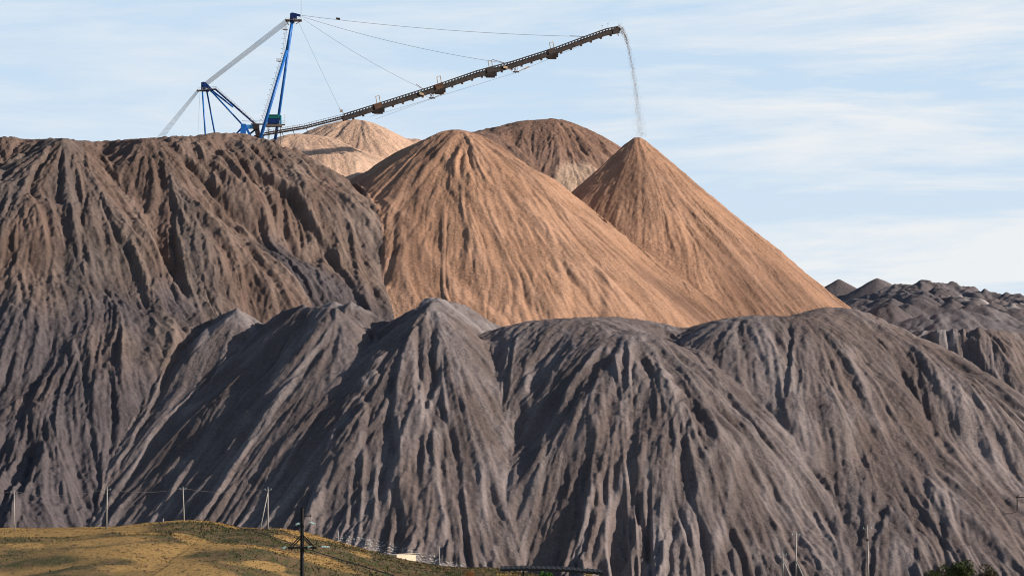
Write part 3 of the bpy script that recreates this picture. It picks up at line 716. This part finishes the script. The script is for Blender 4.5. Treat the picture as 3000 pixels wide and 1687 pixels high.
# suspension cables
for (ex, ey, sg, cr) in [(1712, 108, 1.7, .075), (1480, 186, 2.0, .07), (1240, 262, 1.5, .06), (1000, 328, .4, .055)]:
    def f_c(m, ex=ex, ey=ey, sg=sg, cr=cr):
        y0 = {1712: 46, 1480: 50, 1240: 56, 1000: 68}[ex]; x0 = {1712: 884, 1480: 886, 1240: 888, 1000: 876}[ex]
        m.path(sag(S(x0, y0, dy_), B(ex, ey, dy_), sg), cr, 5)
    for dy_ in (-1.3, 1.3): part('suspension_cable', M_ROPE, f_c)
    def f_cl(m, ex=ex, ey=ey):
        dx_, dy2 = {1712: (-42, -2), 1480: (-38, -11), 1240: (-21, -15), 1000: (-6, -12)}[ex]
        m.tube(B(ex + dx_, ey + dy2, dy_), B(ex, ey, dy_), .16, n=5); m.tube(B(ex, ey, dy_), bc(ex + 14, -8, dy_), .1, n=5)
        if ex == 1000: m.box(B(1000, 325, dy_), 1.3, .8, .9)
    for dy_ in (-1.3, 1.3): part('cable_socket', M_CREAM if ex == 1000 else M_STEEL, f_cl)
part('cable_clamp', M_DARK, lambda m: m.beam(S(985, 55), S(996, 56), 3.0, .35))
# rear ropes
def f_rr(m):
    for i in range(12):
        dy_ = -2.2 + 4.4 * i / 11
        u_ = (i - 5.5) / 5.5
        m.tube(S(842 + u_ * 4.5, 62 + u_ * 6, dy_), S(604 + u_ * 3.5, 246 + u_ * 5, dy_ * .6), .05, n=5)
part('rope_bundle', M_ROPE, f_rr)
def f_rr2(m):
    for i in range(7):
        m.tube(S(579 + i * .8, 262 + i * .9, -1.5 + i * .5), S(442 + i * 3.6, 425, -5 + i * 1.7), .055, n=5)
    m.tube(S(586, 268), S(579, 410), .035, n=4)
part('rope_bundle', M_ROPE, f_rr2)

# ------------------------------------------------------------ falling material
rng = np.random.default_rng(21)
nS = 4200
t = rng.uniform(0, 1, nS) ** 1.15
fx = np.interp(t, [0, .06, .15, .3, .5, .75, 1.0], [1812, 1822, 1833, 1845, 1858, 1869, 1880]); fy = np.interp(t, [0, .06, .15, .3, .5, .75, 1.0], [82, 89, 108, 155, 228, 320, 408])
spread = 0.16 + 1.9 * t ** 1.3
py_ = 0
vv = []; ff = []
for i in range(nS):
    c = P(fx[i], fy[i], TIP_Y); wd_ = 2.6 if i % 5 == 0 else 1.0
    c += Vector((rng.normal(0, spread[i] * .55 * wd_), rng.normal(0, spread[i] * .5), rng.normal(0, 1.2)))
    r_ = rng.uniform(.04, .115) * (1.0 if rng.random() > .06 else 1.7)
    if t[i] < .2: r_ *= 1.2
    k = len(vv); rot = Matrix.Rotation(rng.uniform(0, 6.28), 3, 'X') @ Matrix.Rotation(rng.uniform(0, 6.28), 3, 'Z')
    for q in ((1, 0, 0), (-1, 0, 0), (0, .8, 0), (0, -.9, 0), (0, 0, .7), (0, 0, -.8)): vv.append(tuple(c + rot @ Vector(q) * r_ * rng.uniform(.8, 1.2)))
    for a_, b_, c_ in ((0, 2, 4), (2, 1, 4), (1, 3, 4), (3, 0, 4), (2, 0, 5), (1, 2, 5), (3, 1, 5), (0, 3, 5)): ff.append((k + a_, k + b_, k + c_))
M_CHUNK = plain('falling_salt_lumps', (0.30, 0.205, 0.15), 0.95, 0.0, 0.3, 2.0)
o = raw_mesh('falling_salt_lumps', vv, ff, M_CHUNK, 3)
tag(o, 'stream of salt lumps falling from the boom tip onto the pointed orange cone', 'falling material', kind='stuff')

# stakes on the massif top
def zat(x, y):
    i = int((y - ys[0]) / H); j = int((x - xs[0]) / H); return float(Z[i, j])
M_WOOD = plain('weathered_wood', (0.10, 0.08, 0.065), 0.9, 0, .3, 3)
M_CONC = plain('concrete_pole', (0.42, 0.39, 0.36), 0.85, 0, .2, 1.5)
for px in (251, 287):
    for Yq in (1200,):
        x = (px - CX) / F * Yq; z0 = zat(x, Yq)
        m = MB((x, Yq, z0)); m.tube((x, Yq, z0 - .6), (x + .1, Yq, z0 + 2.4), .13, .1, 6); m.box((x, Yq, z0 + 1.5), .5, .08, .3)
        tag(m.build('marker_stake', M_WOOD), {251: 'short stake on the skyline of the brown massif, the left one of two', 287: 'short stake on the skyline of the brown massif, the right one of two'}[px], 'stake', 'stakes on the massif top')

# ------------------------------------------------------------ poles
M_INS = plain('pale_glass_insulator', (0.45, 0.62, 0.62), 0.15, 0, .15, 3, .6)
M_TAR = plain('tarred_pole', (0.012, 0.012, 0.014), 0.7, 0, .3, 2)
M_WIRE = plain('aluminium_wire', (0.34, 0.32, 0.32), 0.5, 0.4, .1, 2)
def insul(m, a, b, n=5, r=.11):
    a = Vector(a); b = Vector(b)
    for i in range(n):
        m.lathe(a.lerp(b, i / n), a.lerp(b, (i + .9) / n), [(0, r * .4), (.2, r), (.6, r * .85), (1, r * .35)], 8)
def small_pole(px_top, py_top, px_base, Yp, label, strut=None, cross=True, group='slim concrete poles of the power line on the rise', h=None):
    top_ = P(px_top, py_top, Yp); bx_ = (px_base - CX) / F * Yp; bz = hill_z(bx_, Yp) if bx_ < 115 else float(ground_z(bx_, Yp))
    r_ = empty('utility_pole', (bx_, Yp, bz)); tag(r_, label, 'utility pole', group)
    m = MB(r_.location); m.tube((bx_, Yp, bz - .8), top_, .17, .11, 8); m.build('pole', M_CONC, r_, True)
    if cross:
        m = MB(r_.location); m.beam(top_ - Vector((.75, 0, .35)), top_ - Vector((-.75, 0, .35)), .1, .1); m.build('crossarm', M_CONC, r_)
        for dx_ in (-.7, 0.0, .7):
            m = MB(r_.location); b0 = top_ + Vector((dx_, 0, -.3 if dx_ else 0.0)); m.lathe(b0, b0 + Vector((0, 0, .32)), [(0, .03), (.3, .09), (.7, .07), (1, .03)], 8); m.build('insulator', M_INS, r_)
    if strut:
        sx_, sz_ = strut; m = MB(r_.location); xx = (sx_ - CX) / F * Yp; zz = hill_z(xx, Yp) if xx < 115 else float(ground_z(xx, Yp))
        m.tube((xx, Yp - .3, zz - .8), top_ - Vector((0, .3, sz_)), .16, .11, 8); m.build('strut', M_CONC, r_, True)
    return top_
t0 = small_pole(41, 1437, 43, 630, 'slim pale pole at the left edge of the rise')
t1 = small_pole(314, 1430, 312, 630, 'slim pale pole above a golden grass tongue, second from the left edge')
t2 = small_pole(536, 1428, 540, 630, 'slim pale pole on the top of the grassy hump')
t3 = small_pole(785, 1430, 785, 630, 'slim pale pole propped by a leaning strut, beyond the dark pole', strut=(760, 1.0))
t4 = small_pole(991, 1556, 994, 700, 'short looking pale pole behind the right shoulder of the rise, left of the rubble', cross=False, group='poles behind the rise')
t5 = small_pole(1287, 1602, 1288, 760, 'short looking pale pole right of the cream shed', cross=False, group='poles behind the rise')
tx1 = P(-330, 1440, 630)
m = MB(t0); pp = []
for a, b in ((tx1, t0), (t0, t1), (t1, t2), (t2, t3)): pp += [p + Vector((0, 0, -.1)) for p in sag(a, b, 1.25 if (b - a).length > 20 else .9)]
m.path(pp, .04, 4)
tag(m.build('power_line', M_WIRE), 'pale sagging wire strung between the slim poles on the rise', 'power line')
small_pole(478, 1518, 479, 640, 'very short stub post on the grassy hump', cross=False, group='poles behind the rise')
# right hand group
a0 = small_pole(2293, 1620, 2295, 520, 'leftmost of the three pale poles at lower right, with a strut leaning right', strut=(2330, 1.3), group='poles below the biggest grey heap')
a1 = small_pole(2332, 1562, 2333, 520, 'middle pole of three at lower right, taller, with a strut leaning right', strut=(2368, 5.2), group='poles below the biggest grey heap')
a2 = small_pole(2541, 1543, 2545, 500, 'rightmost of the three pale poles at lower right, carrying a small dark box', group='poles below the biggest grey heap')
rp_ = [o_ for o_ in col.objects if o_.get('label', '').startswith('rightmost of the three')][0]
m = MB(rp_.location); m.box(P(2541, 1581, 499.7), .3, .3, .42); m.build('switch_box', M_TAR, rp_)

# the near dark pole
Yd = 240.0
gx_, gz_ = (885 - CX) / F * Yd, 0
gz_ = float(ground_z(gx_, Yd)); dp = empty('utility_pole', (gx_, Yd, gz_)); tag(dp, 'dark tarred pole with a braced crossarm and pale glass insulators, nearest and biggest of all', 'utility pole')
def D(px, py, dy=0): return P(px, py, Yd + dy)
def dpart(name, mat, fn, par=None, sm=False):
    m = MB(dp.location); fn(m); return m.build(name, mat, par or dp, sm)
dpart('pole', M_TAR, lambda m: (m.tube((gx_ + .02, Yd, gz_ - .8), D(885, 1488), 0.20, .15, 12), m.box(D(886, 1486), .28, .3, .09), m.tube(D(885, 1486), D(885, 1481), .03, .02, 6)), sm=False)
dpart('crossarm', M_TAR, lambda m: (m.beam(D(845, 1604, -.22), D(927, 1603, -.22), .14, .15), m.beam(D(845, 1604, .22), D(927, 1603, .22), .14, .15), m.box(D(849, 1604), .3, .5, .2), m.box(D(922, 1603), .34, .5, .2), m.box(D(854, 1608), .1, .4, .2), m.box(D(917, 1608), .1, .4, .2), m.tube(D(927, 1601), D(941, 1600), .02)))
for sgn in (-1, 1):
    dpart('brace', M_TAR, lambda m, sgn=sgn: (m.beam(D(885 + sgn * 2, 1566, -.1), D(885 + sgn * 35, 1600, -.2), .09, .10), m.beam(D(885 + sgn * 2, 1574, .1), D(885 + sgn * 29, 1602, .2), .08, .09)))
dpart('upper_arm', M_TAR, lambda m: (m.beam(D(885, 1511), D(911, 1510), .08, .08), m.tube(D(911, 1514), D(910, 1506), .05, .03, 6)))
for a, b in (((866, 1536), (877, 1532)), ((906, 1530), (924, 1534)), ((827, 1606), (838, 1601)), ((901, 1603), (913, 1600)), ((942, 1600), (966, 1602))):
    dpart('insulator', M_INS, lambda m, a=a, b=b: insul(m, D(*a, -.3), D(*b, -.1)))
for pl in ([D(864, 1605), D(865, 1615), D(866, 1628), D(860, 1629)], [D(941, 1600), D(941, 1612), D(940, 1622)], [D(911, 1514), D(912, 1524), D(915, 1531)]):
    dpart('jumper_wire', M_WIRE, lambda m: m.path(pl, .014, 4))
dpart('clamp_band', M_WIRE, lambda m: (m.tube(D(885, 1632), D(885, 1635), .15, n=10), m.tube(D(890, 1622, -.1), D(889, 1632, -.1), .05, n=6)))
for (a, b, s_, lb) in ((D(827, 1606), P(500, 1520, 700), .8, 'thin wire leaving the left lower insulator of the near dark pole towards the hump'), (D(866, 1536), P(-500, 1600, 300), 1.2, 'thin wire leaving the left upper insulator of the near dark pole'), (D(966, 1602), P(2500, 1800, 120), 1.0, 'thin wire leaving the right lower insulator of the near dark pole')):
    m = MB(dp.location); m.path(sag(a, b, s_, 20), .009, 4); tag(m.build('power_line', M_WIRE), lb, 'power line')
M_TARW = plain('black_cable', (0.02, 0.016, 0.015), 0.7)
m = MB(P(672, 1537, 600)); m.path([P(660, 1533, 610), P(700, 1544, 540), P(744, 1556, 470), P(797, 1570, 400), P(902, 1608, 330), P(998, 1638, 290), P(1110, 1672, 262), P(1300, 1730, 230)], .055, 5)
tag(m.build('cable', M_TARW), 'dark slack cable running down across the grass behind the near dark pole', 'cable')

# right edge pole: only the end of its arm is in view
gx2 = (3075 - CX) / F * Yd; gz2 = float(ground_z(gx2, Yd)); ep = empty('utility_pole', (gx2, Yd, gz2)); tag(ep, 'dark arm with a hanging insulator string poking in at the right edge', 'utility pole')
def epart(name, mat, fn):
    m = MB(ep.location); fn(m); return m.build(name, mat, ep)
epart('pole', M_TAR, lambda m: m.tube((gx2, Yd, gz2 - .8), D(3075, 1395), .17, .12, 12))
epart('crossarm', M_TAR, lambda m: (m.beam(D(2977, 1456), D(3110, 1456), .1, .07), m.beam(D(2977, 1457), D(2985, 1448), .05, .05), m.box(D(2979, 1456), .14, .2, .14)))
epart('insulator', M_TAR, lambda m: insul(m, D(2980, 1462), D(2980, 1496), 7, .065))
epart('jumper_wire', M_TAR, lambda m: m.path([D(2943, 1505), D(2952, 1503), D(2962, 1504), D(2980, 1497)], .022, 4))

# ------------------------------------------------------------ black canopy roof at the bottom
Yc2 = 150.0
def Cn(px, py, dy=0): return P(px, py, Yc2 + dy)
cr = empty('bus_shelter_roof', (Cn(1610, 1668).x, Yc2, float(ground_z(0, Yc2)))); cr.name = 'canopy'
tag(cr, 'dark corrugated canopy roof on thin posts at the bottom edge', 'canopy')
vv = []; ff = []; nn_ = 84
for i in range(nn_ + 1):
    px = 1466 + (1766 - 1466) * i / nn_; py = np.interp(px, [1466, 1540, 1650, 1766], [1667, 1665, 1668, 1677]); wv = .022 * math.sin(i * 1.5)
    for (dy_, dz_) in ((-1.2, -.09), (-1.2, .05), (1.2, .16), (1.2, .02)):
        p = Cn(px, py, 0) + Vector((0, dy_, dz_ + wv)) - cr.location; vv.append(tuple(p))
for i in range(nn_):
    k = i * 4
    for j in range(4): ff.append((k + j, k + (j + 1) % 4, k + 4 + (j + 1) % 4, k + 4 + j))
ff2 = ff + [(0, 1, 2, 3), tuple(nn_ * 4 + q for q in (3, 2, 1, 0))]
raw_mesh('roof_sheet', vv, ff2, M_TAR, 4, parent=cr)
for px in (1533, 1763):
    m = MB(cr.location); xx = Cn(px, 1672).x; m.tube((xx, Yc2 - 1, cr.location.z - .4), (xx, Yc2 - 1, Cn(px, 1670 + (px > 1700) * 8).z - .05), .04, n=8); m.build('post', M_TAR, cr)
    m = MB(cr.location); m.tube((xx, Yc2 + 1, cr.location.z - .4), (xx, Yc2 + 1, Cn(px, 1670 + (px > 1700) * 8).z + .03), .04, n=8); m.build('post', M_TAR, cr)

# ------------------------------------------------------------ cream shed behind the shoulder
Ysd = 705.0
c0 = P(1178, 1632, Ysd); zb_ = hill_z(c0.x, Ysd)
sh = empty('shed', (c0.x, Ysd, zb_)); tag(sh, 'low cream walled shed half sunk behind the grassy shoulder', 'shed')
M_WALL = plain('cream_plaster', (0.72, 0.60, 0.45), 0.85, 0, .08, .8)
M_ROOF = plain('shed_roof_sheet', (0.50, 0.42, 0.33), 0.7, 0, .15, .8)
hw = (1208 - 1146) / F * Ysd / 2; zt_ = P(0, 1624, Ysd).z
hw *= 1.35
m = MB(sh.location); m.beam((c0.x - hw, Ysd, (zb_ - 1 + zt_) / 2), (c0.x + hw, Ysd, (zb_ - 1 + zt_) / 2), 3.0, zt_ - zb_ + 1); m.build('wall', M_WALL, sh)
m = MB(sh.location); m.beam((c0.x - hw - .05, Ysd, zt_ + .05), (c0.x + hw + .05, Ysd, zt_ + .30), 3.1, .10); m.build('roof', M_WALL, sh)
sh.rotation_euler.z = R(50)

# ------------------------------------------------------------ rubble at the foot of the grey heaps
M_ROCK = plain('pale_salt_rubble', (0.50, 0.47, 0.45), 0.9, 0, .4, 1.2)
rng = np.random.default_rng(9); vv = []; ff = []; cnt = 0
Xi = (np.arange(len(xs))); 
for _ in range(60000):
    if cnt > 2300: break
    px = rng.uniform(985, 1360); lo = np.interp(px, [985, 1100, 1200, 1340], [1575, 1582, 1612, 1655]); hi = lo + np.interp(px, [985, 1150, 1340], [25, 60, 22])
    py = lo + (hi - lo) * rng.random() ** .8
    # march to the heap surface along the sight line to find where a rock of the strip lies
    Ysx = np.arange(812, 1000, 1.0); zz = CZ - (py - HY) / F * Ysx; xx = (px - CX) / F * Ysx
    ii = ((Ysx - ys[0]) / H).astype(int); jj = ((xx - xs[0]) / H).astype(int)
    hit = np.nonzero(Z[ii, jj] > zz)[0]
    if len(hit) == 0: continue
    k_ = hit[0]; c = Vector((xx[k_], Ysx[k_], Z[ii[k_], jj[k_]]))
    r_ = rng.uniform(.12, .42) * (1.6 if rng.random() < .12 else 1); k = len(vv); rot = Matrix.Rotation(rng.uniform(0, 6.28), 3, 'Z') @ Matrix.Rotation(rng.uniform(-.6, .6), 3, 'X')
    for q in ((1, 0, 0), (-1, .1, 0), (.1, .8, 0), (0, -.9, .1), (.1, 0, .8), (0, 0, -.6), (.6, -.6, .45), (-.5, -.6, .4)): vv.append(tuple(c + rot @ Vector(q) * r_ * rng.uniform(.75, 1.25)))
    for t_ in ((0, 2, 4), (2, 1, 4), (1, 7, 4), (7, 3, 6), (7, 6, 4), (6, 0, 4), (3, 7, 1), (0, 6, 3), (2, 0, 5), (1, 2, 5), (3, 1, 5), (0, 3, 5)): ff.append(tuple(k + e for e in t_))
    cnt += 1
tag(raw_mesh('rubble', vv, ff, M_ROCK, 3), 'pale salt rubble lying along the foot of the grey heap beside the shed', 'rubble', kind='stuff')

# ------------------------------------------------------------ bushes
def leaf_mat(name, c):
    m, t, b = new_mat(name); oi = N(t, 'ShaderNodeNewGeometry'); rp = N(t, 'ShaderNodeValToRGB')
    rp.color_ramp.elements[0].color = (*[x * .55 for x in c], 1); rp.color_ramp.elements[1].color = (*[x * 1.5 for x in c], 1)
    t.links.new(oi.outputs['Random Per Island'], rp.inputs[0]); t.links.new(rp.outputs[0], b.inputs['Base Color']); b.inputs['Roughness'].default_value = .7; b.inputs['Specular IOR Level'].default_value = .2
    return m
M_LG = leaf_mat('bush_leaves_green', (0.055, 0.075, 0.022)); M_LY = leaf_mat('bush_leaves_yellow', (0.42, 0.27, 0.04)); M_LB = leaf_mat('bush_leaves_bright', (0.07, 0.17, 0.03)); M_LR = leaf_mat('bush_leaves_rust', (0.24, 0.11, 0.03)); M_LD = leaf_mat('bush_leaves_dull', (0.095, 0.085, 0.05))
def bush(px, py_top, Yb, w_, mat, label, seed, leaf=.13, n=2600, group='bushes along the bottom edge'):
    rng = np.random.default_rng(seed); x = (px - CX) / F * Yb; z0 = float(max(ground_z(x, Yb), hill_z(x, Yb) if Yb > 380 else -9)); zt = P(px, py_top, Yb).z; hgt = zt - z0
    r_ = empty('bush', (x, Yb, z0)); tag(r_, label, 'bush', group)
    cl = [(rng.uniform(-.5, .5) * w_ * .75, rng.uniform(-.4, .4) * w_ * .7, hgt * rng.uniform(.25, .86), rng.uniform(.14, .30) * w_) for _ in range(16)]
    vv = []; ff = []
    for i in range(n):
        cx_, cy_, cz_, cr_ = cl[rng.integers(len(cl))]; d = Vector(rng.normal(0, 1, 3)); d.normalize(); d *= cr_ * rng.uniform(.45, 1.1) ** .6
        c = Vector((cx_, cy_, min(cz_ + d.z, hgt * 1.02))) + Vector((d.x, d.y, 0)); 
        if c.z < .1: c.z = rng.uniform(.1, .4) * hgt
        a_ = Vector(rng.normal(0, 1, 3)).normalized() * leaf * rng.uniform(.6, 1.4); b_ = a_.cross(Vector(rng.normal(0, 1, 3))).normalized() * leaf * .6
        k = len(vv); vv += [tuple(c - a_), tuple(c + b_), tuple(c + a_), tuple(c - b_)]; ff.append((k, k + 1, k + 2, k + 3))
    raw_mesh('leaves', vv, ff, mat, 4, parent=r_)
    m = MB((0, 0, 0))
    for q in range(7):
        cx_, cy_, cz_, cr_ = cl[q]; m.tube((cx_ * .1, cy_ * .1, -.2), (cx_ * .5, cy_ * .5, cz_ * .5), .07, .05, 6); m.tube((cx_ * .5, cy_ * .5, cz_ * .5), (cx_, cy_, cz_), .05, .015, 5)
    m.build('stem', M_WOOD, r_)
bush(2795, 1642, 330, 3.8, M_LG, 'round dark green bush at the lower right', 31, .13, 5200)
bush(2880, 1655, 335, 3.6, M_LD, 'duller low bush just right of the round dark green one', 32, .13, 2600)
bush(2735, 1664, 325, 2.4, M_LG, 'small dark bush crouching left of the round dark green one', 33, .12, 1800)
bush(1602, 1657, 200, 1.0, M_LB, 'bright green shrub top just behind the canopy', 34, .07, 1300)
bush(1722, 1655, 205, .8, M_LY, 'yellow shrub top behind the right part of the canopy', 35, .06, 1100)
bush(1380, 1664, 420, 2.0, M_LR, 'rust coloured bush left of the canopy', 36, .12, 900)
bush(1325, 1676, 410, 3.4, M_LG, 'low green bush beside the rust coloured one', 37, .12, 900)
bush(1480, 1680, 400, 3.6, M_LY, 'golden bush just under the left end of the canopy', 38, .12, 900)
